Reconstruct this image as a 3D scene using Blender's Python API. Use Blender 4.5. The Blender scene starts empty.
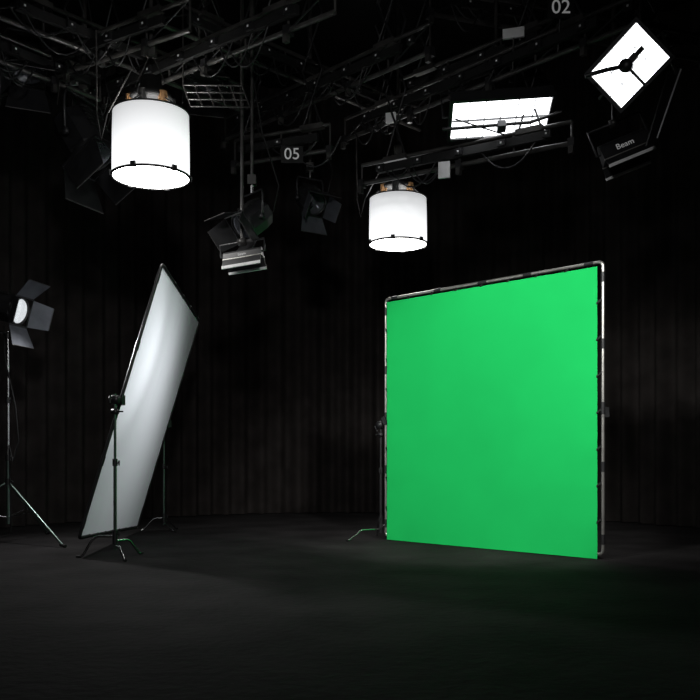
import bpy, math, random
from mathutils import Vector, Matrix
random.seed(7)
S=bpy.context.scene
S.view_settings.view_transform='Standard'
S.view_settings.look='None'
V=Vector
F=872.0; CH=1.02
def PD(x,y,d): return V(((x-350)/F*d, d, CH+(456-y)/F*d))
def PZ(x,y,z): return PD(x,y,(z-CH)*F/(456-y))

# ---------------- materials ----------------
def mat(name,col,rough=.5,metal=0,spec=.5,emit=None,es=0,noise=None,bump=None):
    m=bpy.data.materials.new(name); m.use_nodes=True
    nt=m.node_tree; b=nt.nodes['Principled BSDF']
    b.inputs['Base Color'].default_value=(*col,1)
    b.inputs['Roughness'].default_value=rough
    b.inputs['Metallic'].default_value=metal
    b.inputs['Specular IOR Level'].default_value=spec
    if emit:
        b.inputs['Emission Color'].default_value=(*emit,1); b.inputs['Emission Strength'].default_value=es
    tc=nt.nodes.new('ShaderNodeTexCoord')
    if noise:
        sc,amt=noise
        n=nt.nodes.new('ShaderNodeTexNoise'); n.inputs['Scale'].default_value=sc; n.inputs['Detail'].default_value=6
        r=nt.nodes.new('ShaderNodeValToRGB')
        r.color_ramp.elements[0].position=.3; r.color_ramp.elements[1].position=.7
        r.color_ramp.elements[0].color=(*[c*(1-amt) for c in col],1)
        r.color_ramp.elements[1].color=(*[min(1,c*(1+amt)) for c in col],1)
        nt.links.new(tc.outputs['Object'],n.inputs['Vector'])
        nt.links.new(n.outputs['Fac'],r.inputs['Fac']); nt.links.new(r.outputs['Color'],b.inputs['Base Color'])
    if bump:
        sc,st,dist=bump
        n=nt.nodes.new('ShaderNodeTexNoise'); n.inputs['Scale'].default_value=sc; n.inputs['Detail'].default_value=8
        u=nt.nodes.new('ShaderNodeBump'); u.inputs['Strength'].default_value=st; u.inputs['Distance'].default_value=dist
        nt.links.new(tc.outputs['Object'],n.inputs['Vector'])
        nt.links.new(n.outputs['Fac'],u.inputs['Height']); nt.links.new(u.outputs['Normal'],b.inputs['Normal'])
    return m
M={}
M['black']=mat('black_metal',(.014,.014,.015),.42,0,.5,noise=(9,.3))
M['blackm']=mat('black_matte',(.009,.009,.009),.7,0,.3,noise=(9,.3))
M['rig']=mat('rig_painted_steel',(.05,.048,.046),.33,.2,.6,noise=(6,.6))
M['steel']=mat('chrome_steel',(.5,.5,.5),.25,1,noise=(12,.15))
M['alu']=mat('aluminium_tube',(.5,.49,.46),.35,.9,noise=(12,.15))
M['gtube']=mat('stand_tube_green_reflection',(.16,.22,.19),.3,.9,noise=(12,.15))  # green reflection on the stands is put into the base colour
M['grey']=mat('grey_plate_and_highlight',(.8,.8,.8),.5,.0,noise=(8,.1))
M['flap']=mat('barn_door_steel',(.10,.105,.12),.35,.4,noise=(8,.2))
M['white']=mat('glowing_white_print',(.6,.6,.6),.6,emit=(1,1,1),es=.12,noise=(5,.05))  # faint glow put into the tag print, which is no lamp
M['amber']=mat('amber_lamp_base',(.16,.085,.035),.5,noise=(5,.2))
M['lens']=mat('fresnel_lens',(.12,.125,.14),.15,.3,noise=(30,.2))
M['lenson']=mat('fresnel_lens_lit',(.5,.5,.5),.2,0,emit=(.9,.95,1),es=.5,noise=(30,.2))
M['ledface']=mat('led_diffuser',(.9,.9,.9),.5,0,emit=(.95,.97,1),es=4,noise=(5,.03))
M['floor']=mat('black_studio_floor',(.024,.0225,.0228),.85,0,.04,noise=(1.6,.3),bump=(14,.6,.02))
M['wall']=mat('black_wall',(.006,.006,.006),.9,0,.1,noise=(2,.3))
M['curtain']=mat('black_curtain',(.026,.0225,.0215),.9,0,.05,noise=(3,.3),bump=(40,.3,.005))
M['green']=mat('chroma_green_cloth',(.014,.56,.120),.9,0,.06,noise=(1.2,.05),bump=(300,.08,.001))
M['drum_cap']=mat('lantern_silk_bottom',(.9,.9,.9),.8,emit=(1,.985,.96),es=15,noise=(5,.02))
def drummat():
    m=mat('lantern_silk',(.85,.85,.85),.8)
    nt=m.node_tree;b=nt.nodes['Principled BSDF']
    tc=nt.nodes.new('ShaderNodeTexCoord');s=nt.nodes.new('ShaderNodeSeparateXYZ')
    mr=nt.nodes.new('ShaderNodeMapRange')
    nt.links.new(tc.outputs['Generated'],s.inputs[0]);nt.links.new(s.outputs['Z'],mr.inputs['Value'])
    mr.inputs['From Min'].default_value=0; mr.inputs['From Max'].default_value=1
    mr.inputs['To Min'].default_value=1.4; mr.inputs['To Max'].default_value=.5
    nt.links.new(mr.outputs['Result'],b.inputs['Emission Strength'])
    b.inputs['Emission Color'].default_value=(.97,.985,1,1)
    return m
M['drum']=drummat()
def scrimmat():
    m=bpy.data.materials.new('diffusion_cloth');m.use_nodes=True;nt=m.node_tree
    nt.nodes.clear()
    o=nt.nodes.new('ShaderNodeOutputMaterial');mx=nt.nodes.new('ShaderNodeMixShader')
    d=nt.nodes.new('ShaderNodeBsdfDiffuse');t=nt.nodes.new('ShaderNodeBsdfTranslucent')
    n=nt.nodes.new('ShaderNodeTexNoise');n.inputs['Scale'].default_value=2
    r=nt.nodes.new('ShaderNodeValToRGB')
    r.color_ramp.elements[0].color=(.78,.81,.87,1);r.color_ramp.elements[1].color=(.84,.87,.93,1)
    nt.links.new(n.outputs['Fac'],r.inputs['Fac'])
    nt.links.new(r.outputs['Color'],d.inputs['Color']);nt.links.new(r.outputs['Color'],t.inputs['Color'])
    mx.inputs[0].default_value=.5
    nt.links.new(d.outputs[0],mx.inputs[1]);nt.links.new(t.outputs[0],mx.inputs[2]);nt.links.new(mx.outputs[0],o.inputs[0])
    return m
M['scrim']=scrimmat()

# ---------------- mesh builder ----------------
def ortho(f,upish=V((0,0,1))):
    f=f.normalized()
    if abs(f.dot(upish))>.98: upish=V((1,0,0))
    r=f.cross(upish).normalized(); u=r.cross(f).normalized()
    return f,r,u
class B:
    def __init__(s): s.v=[];s.f=[];s.m=[];s.sm=[];s.mats=[]
    def mi(s,k):
        if k not in s.mats: s.mats.append(k)
        return s.mats.index(k)
    def add(s,vs,fs,k,smooth=False):
        o=len(s.v);s.v+= [V(p) for p in vs]
        for f in fs: s.f.append([i+o for i in f]);s.m.append(s.mi(k));s.sm.append(smooth)
    def tube(s,pts,r,k,seg=10,closed=False,r2=None):
        pts=[V(p) for p in pts];n=len(pts);vs=[];fs=[]
        prev=None
        for i,p in enumerate(pts):
            if closed: t=(pts[(i+1)%n]-pts[i-1])
            else: t=pts[min(i+1,n-1)]-pts[max(i-1,0)]
            t.normalize()
            if prev is None: _,a,b=ortho(t)
            else:
                a=(prev-t*prev.dot(t)).normalized()
            b=t.cross(a); prev=a
            rr=r if r2 is None else r+(r2-r)*i/(n-1)
            for j in range(seg):
                an=2*math.pi*j/seg; vs.append(p+a*math.cos(an)*rr+b*math.sin(an)*rr)
        for i in range(n if closed else n-1):
            for j in range(seg):
                k2=(i+1)%n
                fs.append([i*seg+j,i*seg+(j+1)%seg,k2*seg+(j+1)%seg,k2*seg+j])
        s.add(vs,fs,k,True)
        if not closed:
            s.add(vs[:seg],[list(range(seg))[::-1]],k); s.add(vs[-seg:],[list(range(seg))],k)
    def box(s,c,sz,k,ax=None):
        c=V(c);ax=ax or (V((1,0,0)),V((0,1,0)),V((0,0,1)))
        X,Y,Z=[ax[i]*(sz[i]/2) for i in range(3)]
        vs=[c+X*a+Y*b+Z*d for a in(-1,1) for b in(-1,1) for d in(-1,1)]
        s.add(vs,[[0,1,3,2],[4,6,7,5],[0,4,5,1],[2,3,7,6],[0,2,6,4],[1,5,7,3]],k)
    def slab(s,pts,th,k):
        pts=[V(p) for p in pts];n=(pts[1]-pts[0]).cross(pts[2]-pts[0]).normalized()*th/2
        m=len(pts)
        vs=[p+n for p in pts]+[p-n for p in pts]
        fs=[list(range(m)),list(range(m,2*m))[::-1]]+[[i,i+m,(i+1)%m+m,(i+1)%m] for i in range(m)]
        s.add(vs,fs,k)
    def lathe(s,prof,o,ax,k,seg=32,smooth=True):
        f,a,b=ortho(V(ax));o=V(o);vs=[];fs=[]
        for r,h in prof:
            for j in range(seg):
                an=2*math.pi*j/seg;vs.append(o+f*h+a*math.cos(an)*r+b*math.sin(an)*r)
        for i in range(len(prof)-1):
            for j in range(seg): fs.append([i*seg+j,i*seg+(j+1)%seg,(i+1)*seg+(j+1)%seg,(i+1)*seg+j])
        s.add(vs,fs,k,smooth)
    def text(s,txt,c,xa,ya,size,k):
        cu=bpy.data.curves.new('t','FONT');cu.body=txt;cu.size=size;cu.align_x='CENTER';cu.align_y='CENTER';cu.extrude=.002
        ob=bpy.data.objects.new('t',cu);S.collection.objects.link(ob)
        bpy.context.view_layer.update()
        me=bpy.data.meshes.new_from_object(ob.evaluated_get(bpy.context.evaluated_depsgraph_get()))
        za=xa.cross(ya).normalized()
        vs=[V(c)+xa*v.co.x+ya*v.co.y+za*v.co.z for v in me.vertices]
        s.add(vs,[list(p.vertices) for p in me.polygons],k)
        bpy.data.objects.remove(ob);bpy.data.meshes.remove(me)
    def done(s,name,parent=None):
        me=bpy.data.meshes.new(name);me.from_pydata([tuple(v) for v in s.v],[],s.f)
        for k in s.mats: me.materials.append(M[k])
        for p,a,b in zip(me.polygons,s.m,s.sm): p.material_index=a;p.use_smooth=b
        me.update()
        ob=bpy.data.objects.new(name,me);S.collection.objects.link(ob)
        if parent: ob.parent=parent
        return ob
def arc_round(c,r=.09,n=5):
    out=[];m=len(c)
    for i in range(m):
        p=c[i];a=(c[i-1]-p).normalized();b=(c[(i+1)%m]-p).normalized()
        for j in range(n+1):
            t=j/n;q0=p+a*r;q1=p+b*r
            out.append(q0*(1-t)**2+p*2*t*(1-t)+q1*t*t)
    return out
def spot(name,loc,aim,power,ang,blend,parent,r=.1,col=(1,1,1)):
    l=bpy.data.lights.new(name,'SPOT');l.energy=power;l.spot_size=math.radians(ang);l.spot_blend=blend;l.shadow_soft_size=r;l.color=col
    o=bpy.data.objects.new(name,l);S.collection.objects.link(o)
    o.location=loc;o.rotation_euler=(V(aim)-V(loc)).to_track_quat('-Z','Y').to_euler();o.parent=parent
    return o

# ---------------- room ----------------
CEIL=7.6
def room(name,c,sz,k):
    b=B();b.box(c,sz,k);return b.done(name)
room('floor',(0,6,-.05),(16,24,.1),'floor')
room('ceiling',(0,6,CEIL+.05),(16,24,.1),'wall')
room('wall_back',(0,18.05,CEIL/2),(16,.1,CEIL),'wall')
room('wall_front',(0,-6.05,CEIL/2),(16,.1,CEIL),'wall')
room('wall_left',(-8.05,6,CEIL/2),(.1,24,CEIL),'wall')
room('wall_right',(8.05,6,CEIL/2),(.1,24,CEIL),'wall')
path=[]
for i in range(200): path.append(V((-6.5,-3+9*i/200,0)))
N=1100
for i in range(N+1):
    a=math.pi-math.pi*i/N
    path.append(V((6.5*math.cos(a),6+9.6*math.sin(a),0)))
for i in range(200): path.append(V((6.5,6-9*(i+1)/200,0)))
b=B();vs=[];fs=[];L=0;nz=6
for i,p in enumerate(path):
    if i: L+=(p-path[i-1]).length
    t=(path[min(i+1,len(path)-1)]-path[max(0,i-1)]).normalized();n=V((t.y,-t.x,0))
    off=.06*math.sin(L*2*math.pi/.30+1.3*math.sin(L*1.7))+.03*math.sin(L*2*math.pi/.77+2*math.sin(L*.6))
    for j in range(nz):
        z=.012+(CEIL-.1)*j/(nz-1)
        vs.append(p+n*off*(1.15-.5*j/(nz-1))+V((0,0,z)))
for i in range(len(path)-1):
    for j in range(nz-1): fs.append([i*nz+j,(i+1)*nz+j,(i+1)*nz+j+1,i*nz+j+1])
b.add(vs,fs,'curtain',True);b.done('stage_curtain')

# ---------------- panel frames ----------------
def frame(name,BL,BR,TR,TL,cloth,side,tube='alu',inset=.05,front=.0,hem=.0,wr=.006):
    b=B();C=[V(BL),V(BR),V(TR),V(TL)]
    b.tube(arc_round(C,.05),.018,tube,10,closed=True)
    for i in range(4):
        p=C[i];q=C[(i+1)%4];d=(q-p)
        L=d.length;d.normalize()
        for s_,w in((.30,.05),(.5,.06),(.72,.05)):
            b.tube([p+d*(L*s_-w),p+d*(L*s_+w)],.022,'black',10)
        for e in(.1,L-.2): b.tube([p+d*e,p+d*(e+.1)],.021,'black',10)
    cl=B();n=60;vs=[];fs=[]
    X=(C[1]-C[0]).normalized();Y=(C[3]-C[0]).normalized()
    c0=C[0]+X*inset+Y*(inset-hem);c1=C[1]-X*inset+Y*(inset-hem);c2=C[2]-X*inset-Y*inset;c3=C[3]+X*inset-Y*inset
    for i in range(n+1):
        for j in range(n+1):
            u=i/n;w=j/n
            p=(c0*(1-u)+c1*u)*(1-w)+(c3*(1-u)+c2*u)*w
            k=math.sin(math.pi*u)*math.sin(math.pi*w)
            k2=math.sin(u*9+w*3)*.5+math.sin(u*4-w*7)*.5
            # faint pulls radiating from the clips along each edge
            pull=.0022*(math.sin(u*50)*math.exp(-w*9)+math.sin(u*50+1)*math.exp(-(1-w)*9)+math.sin(w*50)*math.exp(-u*9)+math.sin(w*50+2)*math.exp(-(1-u)*9))
            p=p+side*(front+wr*k2*k+pull-.004*math.exp(-((u-.5)/.02)**2)*w)
            vs.append(p)
    for i in range(n):
        for j in range(n): fs.append([i*(n+1)+j,(i+1)*(n+1)+j,(i+1)*(n+1)+j+1,i*(n+1)+j+1])
    cl.add(vs,fs,cloth,True)
    hemc=[c0,c1,c2,c3]
    for i in range(4):
        p=hemc[i]+side*front;q=hemc[(i+1)%4]+side*front;P_=C[i];Q_=C[(i+1)%4]
        if not(hem and i==0):
            m=8
            for j in range(1,m):
                t=j/m;a=p.lerp(q,t);e=P_.lerp(Q_,t)
                b.box((a+e)/2,(.022,.02,(a-e).length+.01),'blackm',((Q_-P_).normalized(),side,((e-a).normalized())))
    e=bpy.data.objects.new(name,None);S.collection.objects.link(e)
    b.done(name+'_tube_frame',e);cl.done(name+'_cloth',e)
    return e
gl=V((.439,10.63,0));gr=V((2.487,8.57,0))
gz0,gz1=.05,2.93
gn=V((-.708,-.706,0))
g=frame('green_screen',gl+V((0,0,gz0)),gr+V((0,0,gz0)),gr+V((0,0,gz1)),gl+V((0,0,gz1)),'green',gn,'alu',.045,.032,.088,.014)
d=8.79;cz=V((0,0,CH))
p4=V((-.3108,1,-.094))*d+cz;p1=V((-.2156,1,.2202))*d*1.01+cz;p2=V((-.1732,1,.1548))*d*1.343+cz
p3=p2+p4-p1
sn=(p1-p4).cross(p3-p4).normalized()
if sn.x<0: sn=-sn
frame('diffusion_scrim',p4,p3,p2,p1,'scrim',sn,'black',.02,.0,0,.008)

# ---------------- C-stands ----------------
def cstand(name,x,y,ztop,yaw,target=None,tube='gtube',hc=.2,reach=.33):
    b=B();o=V((x,y,0))
    b.tube([o+V((0,0,.08)),o+V((0,0,ztop*.62))],.0175,tube,12)
    b.tube([o+V((0,0,ztop*.6)),o+V((0,0,ztop+.06))],.0135,tube,12)
    b.tube([o+V((0,0,ztop*.6-.03)),o+V((0,0,ztop*.6+.04))],.026,'black',12)
    b.tube([o+V((0,0,hc-.06)),o+V((0,0,hc+.08))],.027,'black',12)
    kd=V((math.cos(yaw+.6),math.sin(yaw+.6),0))
    for z in(ztop*.6,hc+.04):
        b.tube([o+V((0,0,z)),o+kd*.055+V((0,0,z))],.007,'black',8)
        b.tube([o+kd*.05+V((0,0,z-.025)),o+kd*.05+V((0,0,z+.025))],.008,'black',8)
    for i in range(3):
        a=yaw+i*2*math.pi/3;dr=V((math.cos(a),math.sin(a),0));zz=hc-.03+.045*(i-1)
        up=V((0,0,1))
        b.tube([o+dr*.01+up*zz,o+dr*(reach-.06)+up*zz,o+dr*(reach-.02)+up*(zz-.012),o+dr*(reach+.02)+up*(zz-.05),
                o+dr*(reach+.09)+up*.045,o+dr*(reach+.11)+up*.02,o+dr*(reach+.14)+up*.012],.0125,'steel',10)
        b.tube([o+dr*(reach+.12)+up*.013,o+dr*(reach+.17)+up*.013],.013,'blackm',8)
    h=o+V((0,0,ztop))
    if target is not None:
        t=V(target);f,r,u=ortho(t-h if (t-h).length>.02 else V((1,0,0)))
        b.lathe([(0,-.05),(.045,-.05),(.048,-.02),(.048,.02),(.045,.05),(0,.05)],h,r,'black',16)
        b.tube([h,t],.014,'black',10)
        b.box(t,(.07,.06,.1),'black',(r,f,u))
        b.tube([h-f*.02,h-f*.09],.009,'black',8)
        b.tube([h-f*.09-u*.04,h-f*.09+u*.04],.009,'black',8)
        b.lathe([(0,-.03),(.03,-.03),(.03,.03),(0,.03)],h+V((0,0,-.12)),r,'black',14)
        b.tube([h+V((0,0,-.12)),h+V((0,0,-.12))+r*.09],.008,'black',8)
    return b.done(name)
mn=(p1+p4)/2;mf=(p2+p3)/2
cstand('c_stand',mn.x-.03,mn.y-.10,mn.z,-1.05,mn,'gtube',.2,.22)
cstand('c_stand',mf.x-.08,mf.y+.12,mf.z,-.9,mf,'gtube',.16,.16)
gml=gl+V((0,0,1.45));gmr=gr+V((0,0,1.45))
cstand('c_stand',gl.x-.06,gl.y+.06,1.40,math.radians(214),gml,'black',.2,.34)
cstand('c_stand',2.39,9.31,1.40,math.radians(60),gmr-gn*.03,'black',.2,.22)

# ---------------- fresnel heads ----------------
def fresnel(b,c,aim,s=1.0,lens='lens',doors=(.5,.5,.5,.5),yoke_up=True,flap='flap',label=False):
    c=V(c);f,r,u=ortho(V(aim)-c)
    D=.20*s
    prof=[(-.26,.7),(-.22,.92),(-.1,1),(.14,1),(.16,.95)]
    rings=[]
    for t,k in prof:
        ring=[]
        for j in range(8):
            a=math.pi/8+j*math.pi/4;ring.append(c+f*t*s+r*math.cos(a)*D*1.05*k+u*math.sin(a)*D*1.05*k)
        rings.append(ring)
    vs=[p for R in rings for p in R];fs=[]
    for i in range(len(rings)-1):
        for j in range(8): fs.append([i*8+j,i*8+(j+1)%8,(i+1)*8+(j+1)%8,(i+1)*8+j])
    fs.append(list(range(8))[::-1]);fs.append([len(vs)-8+j for j in range(8)])
    b.add(vs,fs,'black')
    for t in(-.18,-.13,-.08,-.03,.02):
        b.box(c+f*t*s+u*D*.99,(.26*s,.012*s,.03*s),'blackm',(r,f,u))
    b.lathe([(D*.98,.14*s),(D*1.0,.2*s),(D*.9,.21*s),(D*.86,.18*s)],c,f,'black',28)
    pr=[]
    for i in range(9):
        rr=D*.86*(1-i/8);pr+= [(rr,.175*s+.002*i),(max(rr-.004,0),.185*s+.003*i)]
    b.lathe(pr,c,f,lens,28,False)
    W=D*1.02;base=c+f*.215*s
    for i,(ax,ot) in enumerate(((u,r),(r,u),(-u,r),(-r,u))):
        op=doors[i];dirn=(f*math.cos(op)+ax*math.sin(op))
        h=base+ax*W;ln=.30*s
        w2=W*(1.25 if i%2==0 else .8)
        b.slab([h-ot*W*.95,h+ot*W*.95,h+ot*w2+dirn*ln,h-ot*w2+dirn*ln],.006,flap)
        b.tube([h-ot*W,h+ot*W],.008*s,'black',8)
        b.tube([h-ot*w2+dirn*ln,h+ot*w2+dirn*ln],.006*s,'rig',6)
        b.box(h,(W*2.0,.02*s,.03*s),'black',(ot,f,ax))
    up=V((0,0,1)) if yoke_up else V((0,0,-1))
    side=r;h=.36*s
    y=[c+side*D*1.05,c+side*D*1.25,c+side*D*1.3+up*h*.8,c+side*D*1.15+up*h,c-side*D*1.15+up*h,c-side*D*1.3+up*h*.8,c-side*D*1.25,c-side*D*1.05]
    b.tube(y,.014*s,'black',8)
    for sg in(-1,1):
        b.lathe([(0,-.02),(.035*s,-.02),(.035*s,.03),(0,.03)],c+side*sg*D*1.2,side*sg,'black',12)
    return c+up*h
hc=PD(8,308,10.3)
b=B();aim=V((-2.1,9.85,2.2))
bot=fresnel(b,hc,aim,.85,'lenson',(.95,.8,1.0,.8),False)
base=V((bot.x,bot.y,0))
b.tube([bot+V((0,0,.03)),V((bot.x,bot.y,1.62))],.014,'steel',12)
b.tube([V((bot.x,bot.y,1.7)),V((bot.x,bot.y,.95))],.018,'steel',12)
b.tube([V((bot.x,bot.y,1.0)),V((bot.x,bot.y,.22))],.022,'gtube',12)
for z in(.72,1.0,1.68,bot.z-.02):
    b.tube([V((bot.x,bot.y,z-.035)),V((bot.x,bot.y,z+.035))],.032,'black',12)
    b.tube([V((bot.x,bot.y,z)),V((bot.x+.07,bot.y-.03,z))],.009,'black',8)
for a in(-.62,-.62+2.094,-.62+4.189):
    dr=V((math.cos(a),math.sin(a),0))
    b.tube([base+dr*.03+V((0,0,.70)),base+dr*1.05+V((0,0,.02))],.014,'gtube',8)
    b.tube([base+dr*.02+V((0,0,.3)),base+dr*.5+V((0,0,.38))],.008,'steel',8)
    b.tube([base+dr*1.0+V((0,0,.03)),base+dr*1.09+V((0,0,.02))],.019,'blackm',8)
b.tube([hc+V((-.05,0,-.2)),hc+V((-.02,-.04,-.6)),base+V((.1,-.03,1.6)),base+V((.14,-.04,1.2)),base+V((.08,-.05,.95)),base+V((.03,-.05,1.15)),base+V((.04,-.04,.6)),base+V((.06,-.05,.1)),base+V((-.3,-.2,.015)),base+V((-1.2,.1,.012))],.009,'blackm',6)
fl=b.done('fresnel_spotlight_on_stand')
ff=(aim-hc).normalized()
spot('fresnel_lamp_flood',hc+ff*.36,V((-2.3,9.6,1.0)),165,150,1,fl,.09)
spot('fresnel_lamp_hot_centre',hc+ff*.36,V((-2.2,8.95,2.1)),170,62,1,fl,.09)

def hang(name,px,d,aim,s,label=False,doors=(.5,.5,.5,.5),lens='lens',pole=True,flap='flap',extra=None):
    b=B();c=PD(*px,d) if len(px)==2 else V(px)
    top=fresnel(b,c,aim,s,lens,doors,True,flap,label)
    b.tube([top,top+V((0,0,.12))],.02,'steel',8)
    b.box(top+V((0,0,.14)),(.09,.09,.1),'rig')
    zt=max(5.6,top.z+.3)
    b.tube([top+V((0,0,.1)),V((top.x,top.y,zt))],.018,'rig',10)
    b.tube([V((top.x,top.y,zt-.1)),V((top.x,top.y,CEIL))],.028,'rig',10)
    q=top+V((.0,.0,.5));
    b.tube([c-V((0,0,-.1)),c+V((.22,.1,.12)),c+V((.28,.1,.4)),q+V((.1,.03,.2)),q+V((.02,.02,.7))],.009,'blackm',6)
    if extra: extra(b,c)
    return b.done(name)
hang('added_wash_fresnel',(252,220),9.4,(-3.5,7.4,1.0),.80,True,(.4,.7,.3,.7),flap='black')
hang('added_wash_fresnel',(310,200),11.0,(.9,9.0,2.6),.75,False,(.2,.3,.75,.3))
hang('added_wash_fresnel',(84,140),9.6,(-1.2,8.9,1.6),1.25,False,(.3,.2,.35,.2),flap='black')
hang('added_wash_fresnel',(528,80),10.4,(2.0,8,1.6),.8,False,(.3,.2,.3,.2),flap='black')
hang('added_wash_fresnel',(28,62),9.4,(-2.6,7.5,2.0),.9,False,(.3,.4,.3,.4),flap='black')
hang('added_wash_fresnel',(205,75),10.6,(-1.0,8,2.0),.9,False,(.3,.4,.3,.4),flap='black')
k1=hang('added_wash_fresnel',(-2.6,3.6,5.0),0,(1.5,9.6,1.6),1.0,lens='lenson')
k2=hang('added_wash_fresnel',(2.2,3.2,5.0),0,(1.5,9.6,1.6),1.0,lens='lenson')
for kk,l,p in((k1,V((-2.6,3.6,5.0)),1000),(k2,V((2.2,3.2,5.0)),1020)):
    a=V((1.5,9.55,1.45));f_=(a-l).normalized()
    spot('spot_lamp',l+f_*.62,a,p,40,.55,kk,.15,(1,1,.97))
l=V((-.2,1.2,4.3))
k3=hang('added_wash_fresnel',tuple(l),0,(-1.2,12,1.0),1.0,lens='lenson',doors=(1.1,1.1,1.1,1.1))  # unseen fixture added to fill the scrim front, curtain and floor
a=V((-.8,12,1.0));f_=(a-l).normalized()
spot('added_wash_fill',l+f_*.5,a,480,80,1,k3,.25)

def softbank(name,px,d,axis,down,L_,H_,label):
    b=B();c=PD(*px,d);ax=V(axis).normalized();dn=V(down).normalized()
    n=ax.cross(dn).normalized()
    if n.y>0:n=-n
    prof=[]
    for i in range(9):
        a=math.pi*i/8;prof.append(dn*(-math.sin(a)*H_*.45)+n*(math.cos(a)*H_*.42))
    prof+=[dn*H_*.5-n*H_*.5,dn*H_*.5+n*H_*.5]
    m=len(prof);vs=[c-ax*L_/2+p for p in prof]+[c+ax*L_/2+p for p in prof]
    fs=[[i,(i+1)%m,(i+1)%m+m,i+m] for i in range(m)]+[list(range(m))[::-1],list(range(m,2*m))]
    b.add(vs,fs,'black')
    for sg in(-1,1):
        h=c+dn*H_*.5+n*H_*.5*sg
        b.slab([h-ax*L_*.5,h+ax*L_*.5,h+ax*L_*.5+dn*.1+n*.06*sg,h-ax*L_*.5+dn*.1+n*.06*sg],.006,'black')
        b.tube([h-ax*L_*.51,h+ax*L_*.51],.008,'alu',8)
        b.box(h+dn*.1+n*.06*sg,(L_,.02,.03),'grey',(ax,n,dn))
    y=[c-ax*L_*.5,c-ax*L_*.58,c-ax*L_*.58-dn*H_*1.3,c+ax*L_*.58-dn*H_*1.3,c+ax*L_*.58,c+ax*L_*.5]
    b.tube(y,.013,'black',8)
    t=c-dn*H_*1.3
    b.lathe([(0,-.04),(.04,-.04),(.04,.04),(0,.04)],t,ax,'rig',12)
    b.tube([t,V((t.x,t.y,CEIL))],.02,'rig',10)
    b.text(label,c+n*H_*.45+dn*H_*.12,ax,-dn,H_*.4,'white')
    return b.done(name)
softbank('linear_softlight',(623,146),8.6,(1,-.15,.38),(.30,-.15,-.9),.46,.20,'Beam')
softbank('linear_softlight',(243,254),9.2,(1,-.2,.12),(.1,-.1,-1),.42,.10,'beam')

# ---------------- LED panels ----------------
def ledpanel(c,a,bv,t=.10):
    b=B();c=V(c);a=V(a);bv=V(bv);n=a.cross(bv).normalized()
    if n.y>0:n=-n
    A=a.normalized();Bv=(bv-A*bv.dot(A));Bl=Bv.length;Bv=Bv.normalized();al=a.length
    b.box(c-n*t/2,(al+.05,Bl+.05,t),'black',(A,Bv,n))
    b.box(c-n*(t+.05),(al*.6,Bl*.6,.1),'black',(A,Bv,n))
    b.box(c+n*.004,(al,Bl,.012),'ledface',(A,Bv,n))
    for sg in(-1,1):
        b.box(c+A*sg*(al/2+.02)+n*.01,(.035,Bl+.07,.04),'black',(A,Bv,n))
        b.box(c+Bv*sg*(Bl/2+.02)+n*.01,(al+.07,.035,.04),'black',(A,Bv,n))
    y=[c+A*(al/2+.04)-n*.04,c+A*(al/2+.09)-n*.04,c+A*(al/2+.09)-n*.38,c-A*(al/2+.09)-n*.38,c-A*(al/2+.09)-n*.04,c-A*(al/2+.04)-n*.04]
    b.tube(y,.015,'black',8)
    t_=c-n*.38
    b.tube([t_,t_+V((0,0,.25)),V((t_.x,t_.y,CEIL))],.02,'rig',10)
    return b,A,Bv,n,al,Bl
c1=PD(500,117,9.3);b,A,Bv,n,al,Bl=ledpanel(c1,(1.02,-.02,.06),(.05,.47,-.20))
for i in range(1,6): b.box(c1+A*al*(i/6-.5)+n*.02,(.006,Bl,.03),'black',(A,Bv,n))
b.box(c1+n*.02,(al,.006,.03),'black',(A,Bv,n))
b.tube([c1-A*.62+n*.10+Bv*.02,c1+A*.3+n*.12-Bv*.02,c1+A*.62+n*.1-Bv*.12],.018,'black',10)
b.tube([c1-A*.5+n*.10-Bv*.12,c1+A*.1+n*.12+Bv*.16],.009,'black',8)
b.box(c1+A*.0+n*.13,(.09,.1,.08),'black',(A,Bv,n))
b.done('led_panel_light')
c2=PD(629,66,8.0);b,A,Bv,n,al,Bl=ledpanel(c2,(.33,-.32,.32),(.26,0,-.35))
for i in range(1,4): b.box(c2+A*al*(i/4-.5)+n*.02,(.005,Bl,.03),'black',(A,Bv,n))
for i in range(1,3): b.box(c2+Bv*Bl*(i/3-.5)+n*.02,(al,.005,.03),'black',(A,Bv,n))
b.tube([PD(585,76,7.9),PD(606,70,7.85),c2+n*.12],.020,'black',10)
b.tube([c2+n*.12,c2+A*.2+n*.14],.024,'black',10)
b.lathe([(0,-.05),(.06,-.05),(.06,.05),(0,.05)],c2+n*.12,n,'black',16)
b.box(c2+n*.13+A*.05,(.14,.06,.06),'black',(A,Bv,n))
b.tube([c2+n*.12,c2+n*.1+Bv*.26],.014,'black',8)
b.slab([PD(668,72,7.95),PD(681,68,8.0),PD(657,140,8.1),PD(646,146,8.05)],.02,'black')
b.tube([PD(681,69,7.98),PD(657,138,8.08)],.008,'grey',6)  # pale tube painted in as the highlight along the arm
b.tube([c2+A*(al/2+.09)-n*.04,PD(676,74,7.98)],.014,'rig',8)
b.done('led_panel_light')
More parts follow.
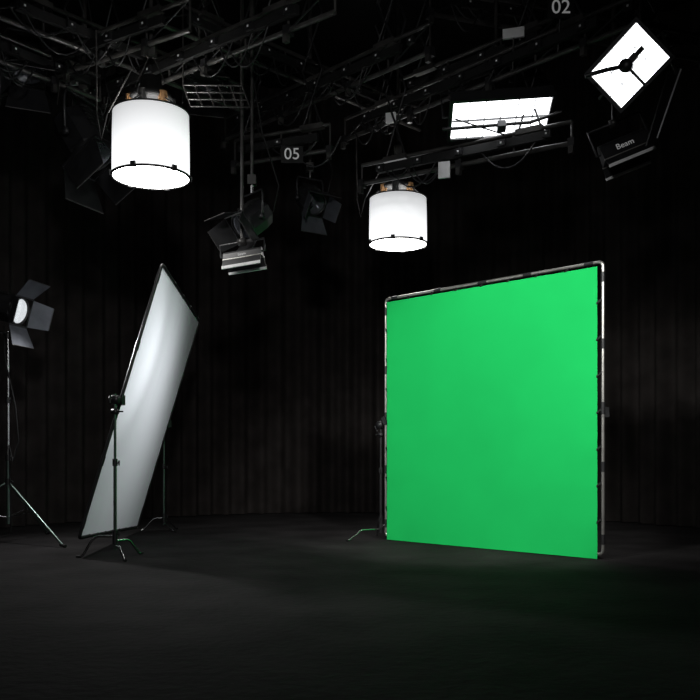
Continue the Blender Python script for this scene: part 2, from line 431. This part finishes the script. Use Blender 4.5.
# ---------------- space lights ----------------
def spacelight(name,x,y,zb,D,H):
    e=bpy.data.objects.new(name,None);S.collection.objects.link(e)
    R=D/2;o=V((x,y,zb));up=V((0,0,1))
    s=B();s.lathe([(R*1.0,-.005),(R*1.0,H*.33),(R*.995,H*.66),(R*.98,H)],o,up,'drum',48);s.done('silk_drum',e)
    c=B();c.lathe([(R*.985,.0),(R*.8,-.018),(R*.5,-.032),(R*.2,-.038),(0,-.04)],o,up,'drum_cap',48);c.done('silk_bottom',e)
    r=B()
    def ring(rad,z,t,k):
        r.tube([o+V((rad*math.cos(a*math.pi/24),rad*math.sin(a*math.pi/24),z)) for a in range(48)],t,k,8,closed=True)
    ring(R*1.01,0,.013,'black');ring(R*.99,H,.009,'black')
    for i in range(6):
        a=i*math.pi/3+.3;q=V((math.cos(a),math.sin(a),0))
        r.box(o+q*R*1.02+V((0,0,.01)),(.05,.03,.05),'black',(V((-q.y,q.x,0)),q,up))
        r.tube([o+q*R*.99+up*H,o+q*.16+up*(H+.16)],.008,'black',6)
        r.tube([o+q*.2+up*(H+.02),o+q*.2+up*(H+.17)],.045,'amber' if i%2 else 'blackm',10)
    r.lathe([(0,0),(.2,0),(.22,.02),(.2,.07),(.12,.1),(.1,.24),(0,.24)],o+up*(H+.12),up,'blackm',24)
    t=o+up*(H+.34)
    for sg in(-1,1): r.tube([t+V((.14*sg,0,-.02)),t+V((0,0,.28))],.006,'rig',6)
    r.box(t+up*.3,(.1,.1,.12),'rig')
    r.tube([t+up*.28,V((x,y,CEIL))],.02,'rig',10)
    r.tube([o+up*-.035,o+up*-.06],.006,'black',6)
    r.tube([t,t+V((-.2,0,.1)),o+V((-R*1.15,0,H*1.0)),o+V((-R*1.3,0,H*.6)),o+V((-R*1.42,0,H*1.0)),t+V((-.55,0,.5))],.009,'rig',6)
    r.done('lamp_frame',e)
    return e
spacelight('space_light',-1.985,8.7,3.80,.76,.63)
spacelight('space_light',.633,11.5,3.81,.76,.60)

# ---------------- overhead rig ----------------
def bar(name,p,q,gap=.28,kind='truss',tag=None,plates=()):
    b=B();p=V(p);q=V(q);d_=(q-p);L=d_.length;d_.normalize();up=V((0,0,1));sd=d_.cross(up).normalized()
    if sd.y>0: sd=-sd
    b.tube([p,q],.026,'rig',10);b.tube([p+up*gap,q+up*gap],.022,'rig',10)
    n=max(2,int(L/.55))
    for i in range(n+1):
        a=p+d_*L*i/n
        b.tube([a,a+up*gap],.013,'rig',6)
        if kind=='truss' and i<n: b.tube([a,a+d_*(L/n)+up*gap],.009,'black',6)
        if i%2==0:
            b.box(a+up*.0,(.07,.09,.09),'black',(d_,sd,up))
            b.box(a+up*-.08+sd*.03,(.05,.05,.08),'rig',(d_,sd,up))
    b.box(p+d_*L*.5+up*gap*.5+sd*.06,(L*.8,.05,.09),'blackm',(d_,sd,up))
    for i in range(int(L/.5)):
        a=p+d_*(L*.12+i*.5)+up*gap*.5+sd*.1
        b.box(a,(.09,.04,.07),'black',(d_,sd,up));b.box(a+sd*.021,(.02,.004,.02),'grey',(d_,sd,up))
    rr=random.Random(int(L*100))
    for i in range(max(2,int(L/.5))):
        t0=rr.uniform(.02,.7)*L;t1=t0+rr.uniform(.3,.7);sag=rr.uniform(.1,.32)
        pts=[]
        for j in range(9):
            t=j/8;pts.append(p+d_*(t0+(t1-t0)*t)+sd*.05+up*(gap*.4-sag*4*t*(1-t)))
        b.tube(pts,.009,'black',6)
    for t in (.18,.82):
        a=p+d_*L*t+up*gap;zz=a.z
        b.box(a,(.3,.08,.06),'rig',(d_,sd,up))
        nn=4;hh=(CEIL-zz)/nn
        for k in range(nn):
            for sg in(-1,1):
                b.tube([a+d_*.13*sg+up*hh*k,a-d_*.13*sg+up*hh*(k+1)],.012,'black',6)
    if tag:
        tp,txt,dz=tag
        c=p+d_*L*tp+up*dz+V((0,-.14,0))
        b.box(c+V((0,.01,0)),(.26,.012,.2),'blackm');b.text(txt,c+V((0,-.002,0)),V((1,0,0)),V((0,0,1)),.19,'white')
        b.tube([c+V((0,.01,0)),p+d_*L*tp],.01,'black',6)
    for t,dz,w,h in plates:
        c=p+d_*L*t+V((0,-.12,dz));b.box(c,(w,.03,h),'grey',(V((.95,-.3,0)),V((.3,.95,0)),up));b.tube([c,V((c.x,c.y+.05,p.z))],.01,'rig',6)
    return b.done(name)
z=5.0
NB='lighting_hoist_bar'
bar(NB,PZ(345,140,z),PZ(640,22,z),.26,tag=(.78,'02',.40),plates=((.2,.0,.12,.12),(.64,.36,.22,.10)))
bar(NB,PZ(362,184,4.25),PZ(572,143,4.25),.22,kind='x',plates=((.42,-.06,.13,.18),))
bar(NB,PZ(75,118,z),PZ(335,12,z),.26,plates=((.0,.45,.16,.24),))
bar(NB,PZ(-60,38,z),PZ(100,100,z),.26)
bar(NB,PZ(225,140,5.3),PZ(430,52,5.3),.3)
bar(NB,PZ(235,165,4.6),PZ(330,150,4.6),.3,kind='x',tag=(.62,'05',-.03))
bar(NB,PZ(430,14,5.9),PZ(700,60,5.9),.3)
bar(NB,PZ(150,20,5.6),PZ(420,130,5.6),.3)
bar(NB,PZ(0,95,5.1),PZ(190,30,5.1),.3)
bar(NB,PZ(-20,10,5.2),PZ(240,110,5.2),.3)
bar(NB,PZ(400,105,5.2),PZ(560,45,5.2),.3)
b=B()
g0=PD(183,85,9.0);gx=V((.62,-.1,-.05));gy=V((.08,0,-.22))
for i in range(6): b.tube([g0+gx*i/5,g0+gx*i/5+gy],.009,'rig',6)
for j in range(4): b.tube([g0+gy*j/3,g0+gx+gy*j/3],.009,'rig',6)
for i in(0,1): b.tube([g0+gx*i,V(((g0+gx*i).x,(g0+gx*i).y,CEIL))],.008,'rig',6)
b.done('egg_crate_grid')
# ---------------- world + camera ----------------
w=bpy.data.worlds.new('World');S.world=w;w.use_nodes=True
w.node_tree.nodes['Background'].inputs[0].default_value=(0,0,0,1)
cam=bpy.data.cameras.new('camera');co=bpy.data.objects.new('camera',cam);S.collection.objects.link(co)
co.location=(0,0,CH);co.rotation_euler=(math.pi/2,0,0)
cam.sensor_width=36;cam.lens=F/700*36;cam.shift_y=106/700;cam.clip_end=100
S.camera=co
